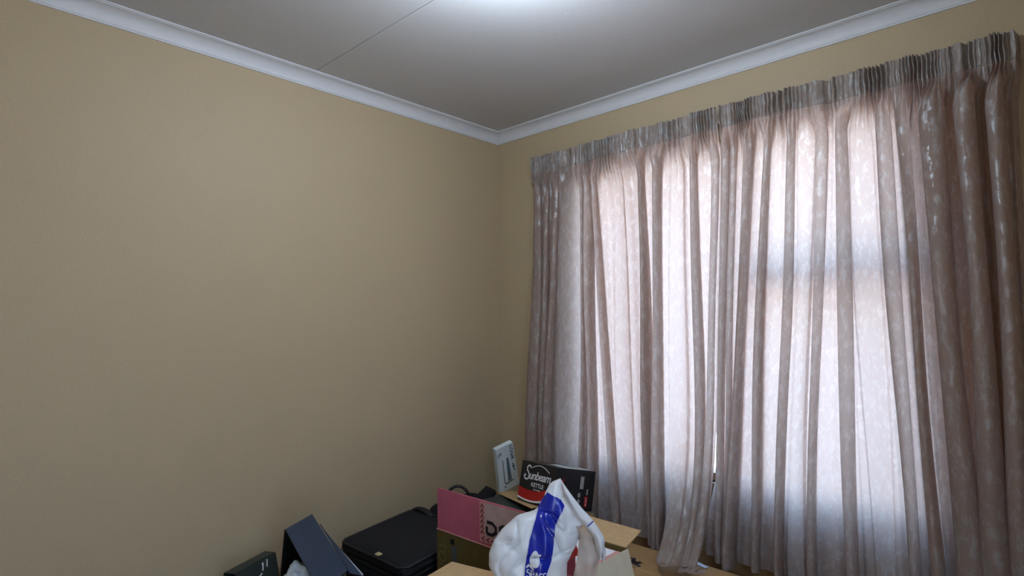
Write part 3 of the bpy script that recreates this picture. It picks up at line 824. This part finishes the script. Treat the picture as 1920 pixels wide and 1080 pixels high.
# blue printed stripe follows the bag's surface
SL = np.array([(0.011, .279), (-.009, .248), (-.029, .206), (-.051, .14), (-.065, .07), (-.073, .0), (-.075, -.07)])[::-1] * SB
SR = np.array([(0.045, .274), (0.066, .240), (0.045, .208), (0.034, .18), (0.029, .139), (0.018, .078), (-0.002, .03), (-0.004, -.07)])[::-1] * SB
v, f = [], []
NS, NT_ = 140, 36
for j in range(NS + 1):
    b = -.055 * SB + (.279 + .055) * SB * j / NS
    bl = np.interp(b, SL[:, 1], SL[:, 0]); br = max(bl + 0.002, np.interp(b, SR[:, 1], SR[:, 0]))
    for i in range(NT_ + 1):
        a = bl + (br - bl) * i / NT_
        bb = b - (0.012 * i / NT_ if j > NS - 8 else 0) * (j - (NS - 8)) / 8
        v.append(front(a, bb, 0.0036))
for j in range(NS):
    for i in range(NT_):
        k0 = j * (NT_ + 1) + i
        f.append((k0, k0 + 1, k0 + NT_ + 2, k0 + NT_ + 1))
o = mesh('printed_stripe', v, f, M['blue'], bag, True); o['label'] = 'royal blue stripe'
def dense(vv, ff_, step=0.006):
    bm = bmesh.new()
    q = [bm.verts.new((p[0], p[1], 0)) for p in vv]
    for g in ff_:
        try: bm.faces.new([q[i] for i in g])
        except ValueError: pass
    for _ in range(3):
        es = [e for e in bm.edges if e.calc_length() > step]
        if not es: break
        bmesh.ops.subdivide_edges(bm, edges=es, cuts=1)
    bmesh.ops.triangulate(bm, faces=bm.faces)
    bm.verts.index_update()
    r = [Vector((x.co.x, x.co.y)) for x in bm.verts], [tuple(y.index for y in x.verts) for x in bm.faces]
    bm.free(); return r
# rounded emblem with a small fin and a plinth of puffs
ov = []
for a in np.linspace(0, 2 * math.pi, 26, endpoint=False):
    x, y = 0.0125 * math.cos(a), 0.026 * math.sin(a)
    x *= 1 - 0.25 * (y / 0.026)
    ov.append((x * 1.25 + y * 0.10, y))
ov = [(x, y) for x, y in ov]
cen = [(0.0, 0.0)]
vv = cen + ov
ff_ = [(0, i + 1, (i + 1) % 26 + 1) for i in range(26)]
vv = [(-0.036 + p[0], 0.086 + p[1] * 0.95) for p in vv]
v2, f2 = dense(vv, ff_)
print_mesh('printed_emblem', v2, f2, lambda a, b, o_: front(a * SB, b * SB, 0.0052), M['plastic'], bag)
v, f = strokes_flat([[(-.024, .097), (-.016, .099)]], 0.006)
v2, f2 = dense(v, f)
print_mesh('printed_fin', v2, f2, lambda a, b, o_: front(a * SB, b * SB, 0.0054), M['plastic'], bag)
v, f = strokes_flat([[(-.063, .056), (-.056, .066), (-.049, .062), (-.041, .054)]], 0.006)
v2, f2 = dense(v, f)
print_mesh('printed_plinth', v2, f2, lambda a, b, o_: front(a * SB, b * SB, 0.0054), M['plastic'], bag)
lets = []
for i, c in enumerate('SPACE'):
    x0 = -.0615 + i * 0.0130
    lets += [[(x, y - 0.22 * (x + 0.07) * 0.45) for x, y in l] for l in sq(x0, 0.0305, 0.0092, 0.020, c)]
v, f = strokes_flat(lets, 0.0034)
v2, f2 = dense(v, f, 0.008)
print_mesh('printed_letters', v2, f2, lambda a, b, o_: front(a * SB, b * SB, 0.0054), M['plastic'], bag)
# folded handle strip falling to the right, and the thin gusset below it
def ribbon(nm, Lpts, Rpts, y0, y1, mt_, crease=0.006, n=40, mth=10):
    Lq = cat_resample(np.array(Lpts), 8); Rq = cat_resample(np.array(Rpts), 8)
    tl = np.linspace(0, 1, len(Lq)); tr = np.linspace(0, 1, len(Rq))
    v, f = [], []
    for side in (0, 1):
        for j in range(n + 1):
            s = j / n
            l = np.array([np.interp(s, tl, Lq[:, k_]) for k_ in (0, 1)]); r = np.array([np.interp(s, tr, Rq[:, k_]) for k_ in (0, 1)])
            for i in range(mth + 1):
                q = i / mth
                p = (l * (1 - q) + r * q) * SB
                y = y0 + (y1 - y0) * s - 0.022 * math.sin(math.pi * q) + crease * noise.noise(Vector((p[0] * 40, p[1] * 25, 2.0)))
                v.append((p[0], y + (0.006 * math.sin(math.pi * q) + 0.001 if side else 0), p[1]))
    w = mth + 1; off = (n + 1) * w
    for side in (0, 1):
        for j in range(n):
            for i in range(mth):
                k0 = side * off + j * w + i
                g = (k0, k0 + 1, k0 + w + 1, k0 + w)
                f.append(g if not side else g[::-1])
    for j in range(n):
        for i in (0, mth):
            k0 = j * w + i
            f.append((k0, k0 + w, k0 + w + off, k0 + off))
    return mesh(nm, v, f, mt_, bag, True)
ribbon('bag_handle', [(0.053, .318), (0.062, .285), (0.092, .225), (0.128, .180), (0.153, .150), (0.164, .110), (0.171, .082)],
       [(0.060, .320), (0.078, .294), (0.117, .243), (0.150, .207), (0.180, .165), (0.190, .138), (0.1745, .080)], -0.05, -0.065, M['plastic'])
ribbon('bag_handle', [(0.178, .138), (0.178, .112), (0.180, .09), (0.182, .075)], [(0.197, .132), (0.193, .118), (0.196, .09), (0.192, .066)], -0.045, -0.045, M['plastic'], n=14, mth=6)
ribbon('gusset', [(0.100, .175), (0.112, .15), (0.108, .09), (0.096, .03), (0.088, -.06)], [(0.150, .168), (0.165, .13), (0.180, .08), (0.176, .045), (0.160, -.06)], -0.035, -0.02, M['gusset'], 0.012)
v, f = strokes_flat([[(0.134, 0.190), (0.153, 0.207)]], 0.0045)
print_mesh('print_line', v, f, lambda a, b, o_: (a * SB, -0.0835, b * SB), M['blue'], bag)

rm = BM_ @ Matrix.Translation((-0.035, 0.100, 0.01)) @ Matrix.Rotation(R(-19), 4, 'Y')
rb = empty('red_box', 'red card box tucked behind the white carrier bag, mostly hidden', 'box', rm)
box('box_body', (-0.085, -0.02, -0.03), (0.150, 0.02, 0.100), M['red_box'], rb, 0.002)
box('box_lid', (-0.087, -0.022, 0.080), (0.152, 0.022, 0.103), M['red_box'], rb, 0.002)

# ------------------------------------------------------------ navy open box and dark lid at the left
A_, B_ = Vector((.481, -1.717, .4)), Vector((.388, -1.556, .4))
C_ = Vector((.860, -1.777, .2885)); D_ = C_ + (B_ - A_)
dn = Vector((-.06, 0.0, -.36))
nb_ = empty('navy_box', 'navy blue open box tilted on its edge, pale stuffing inside', 'box', Matrix.Translation((.55, -1.66, 0)))
nbo = Vector((.55, -1.66, 0))
q = lambda *ps: [tuple(p - nbo) for p in ps]
slab('top_panel', q(A_, C_, D_, B_), 0.005, M['navy'], nb_)
slab('side_panel', q(A_, B_, B_ + dn, A_ + dn), 0.005, M['black_gloss'], nb_)
slab('back_panel', q(B_ + Vector((.004, -.002, -.006)), B_ + dn, D_ + dn * 0.6, D_ + Vector((-.004, -.002, -.006))), 0.004, M['navy_in'], nb_)
slab('bottom_panel', q(A_ + dn, B_ + dn, D_ + dn * 0.6, C_ + dn * 0.6), 0.004, M['navy_in'], nb_)
# second wall behind, with a pale cut edge
E_ = Vector((.326, -1.449, .270)); G_ = Vector((.807, -1.575, .270))
slab('flap', q(E_, B_ + Vector((0.05, .01, -.03)), D_ + Vector((0, .01, -.01)), G_), 0.004, M['navy'], nb_)
tube('cut_edge', q(E_ + Vector((0, 0, .004)), G_ + Vector((0, 0, .004))), 0.0028, M['edge'], nb_, 6)
# crumpled white stuffing
bm = bmesh.new()
bmesh.ops.create_icosphere(bm, subdivisions=4, radius=1)
for v_ in bm.verts:
    d_ = 1 + 0.22 * noise.noise(v_.co * 2.1) + 0.10 * noise.noise(v_.co * 5)
    v_.co = Vector((v_.co.x * 0.075, v_.co.y * 0.06, v_.co.z * 0.11)) * d_
o = from_bm('stuffing', bm, M['foam'], None, True)
o.location = (.555, -1.70, 0.180)
tag(o, 'crumpled white packing foam stuffed inside the open navy box', 'packing')

gl_ = empty('dark_box', 'dark green box with white printed strokes, leftmost by the tan wall', 'box', Matrix.Translation((.256, -1.818, 0)))
ex = Vector((-.098, .212, 0)); ez = Vector((-.03, -.012, 0))
qq = [Vector((0, 0, 0.20)), ex + Vector((0, 0, 0.2))]
dv = Vector((.045, .02, -.2))
slab('front_panel', [qq[0], qq[0] + dv, qq[1] + dv, qq[1]], 0.004, M['dgreen2'], gl_)
slab('back_panel', [qq[0] + Vector((-.055, -.02, -.005)), qq[1] + Vector((-.055, -.02, -.005)), qq[1] + Vector((-.055, -.02, -.2)), qq[0] + Vector((-.055, -.02, -.2))], 0.004, M['dgreen2'], gl_)
slab('top_panel', [qq[0], qq[1], qq[1] + Vector((-.055, -.02, -.004)), qq[0] + Vector((-.055, -.02, -.004))], 0.003, M['dgreen2'], gl_)
slab('end_panel', [qq[1], qq[1] + dv, qq[1] + Vector((-.055, -.02, -.2)), qq[1] + Vector((-.055, -.02, -.005))], 0.004, M['dgreen2'], gl_)
nv = dv.cross(ex).normalized()
if nv.x < 0: nv = -nv
def gf(a, b, o_=0): return tuple(qq[0] + ex * (a - .06) + dv * b + nv * 0.007)
v, f = strokes_flat([[(0.52, 0.30), (0.64, 0.24)], [(0.665, 0.20), (0.70, 0.06)], [(0.665, 0.08), (0.70, 0.055)], [(0.78, 0.17), (0.81, 0.03)]], 0.03)
print_mesh('printed_strokes', v, f, gf, M['white_ink'], gl_)
o = box('paper_slip', (-0.04, -0.002, -0.03), (0.04, 0.002, 0.05), M['paper'], None)
o.matrix_world = Matrix.Translation((.33, -1.74, 0.03)) @ Matrix.Rotation(R(-60), 4, 'Z')
tag(o, 'white paper slip between the dark green box and the navy box', 'paper')
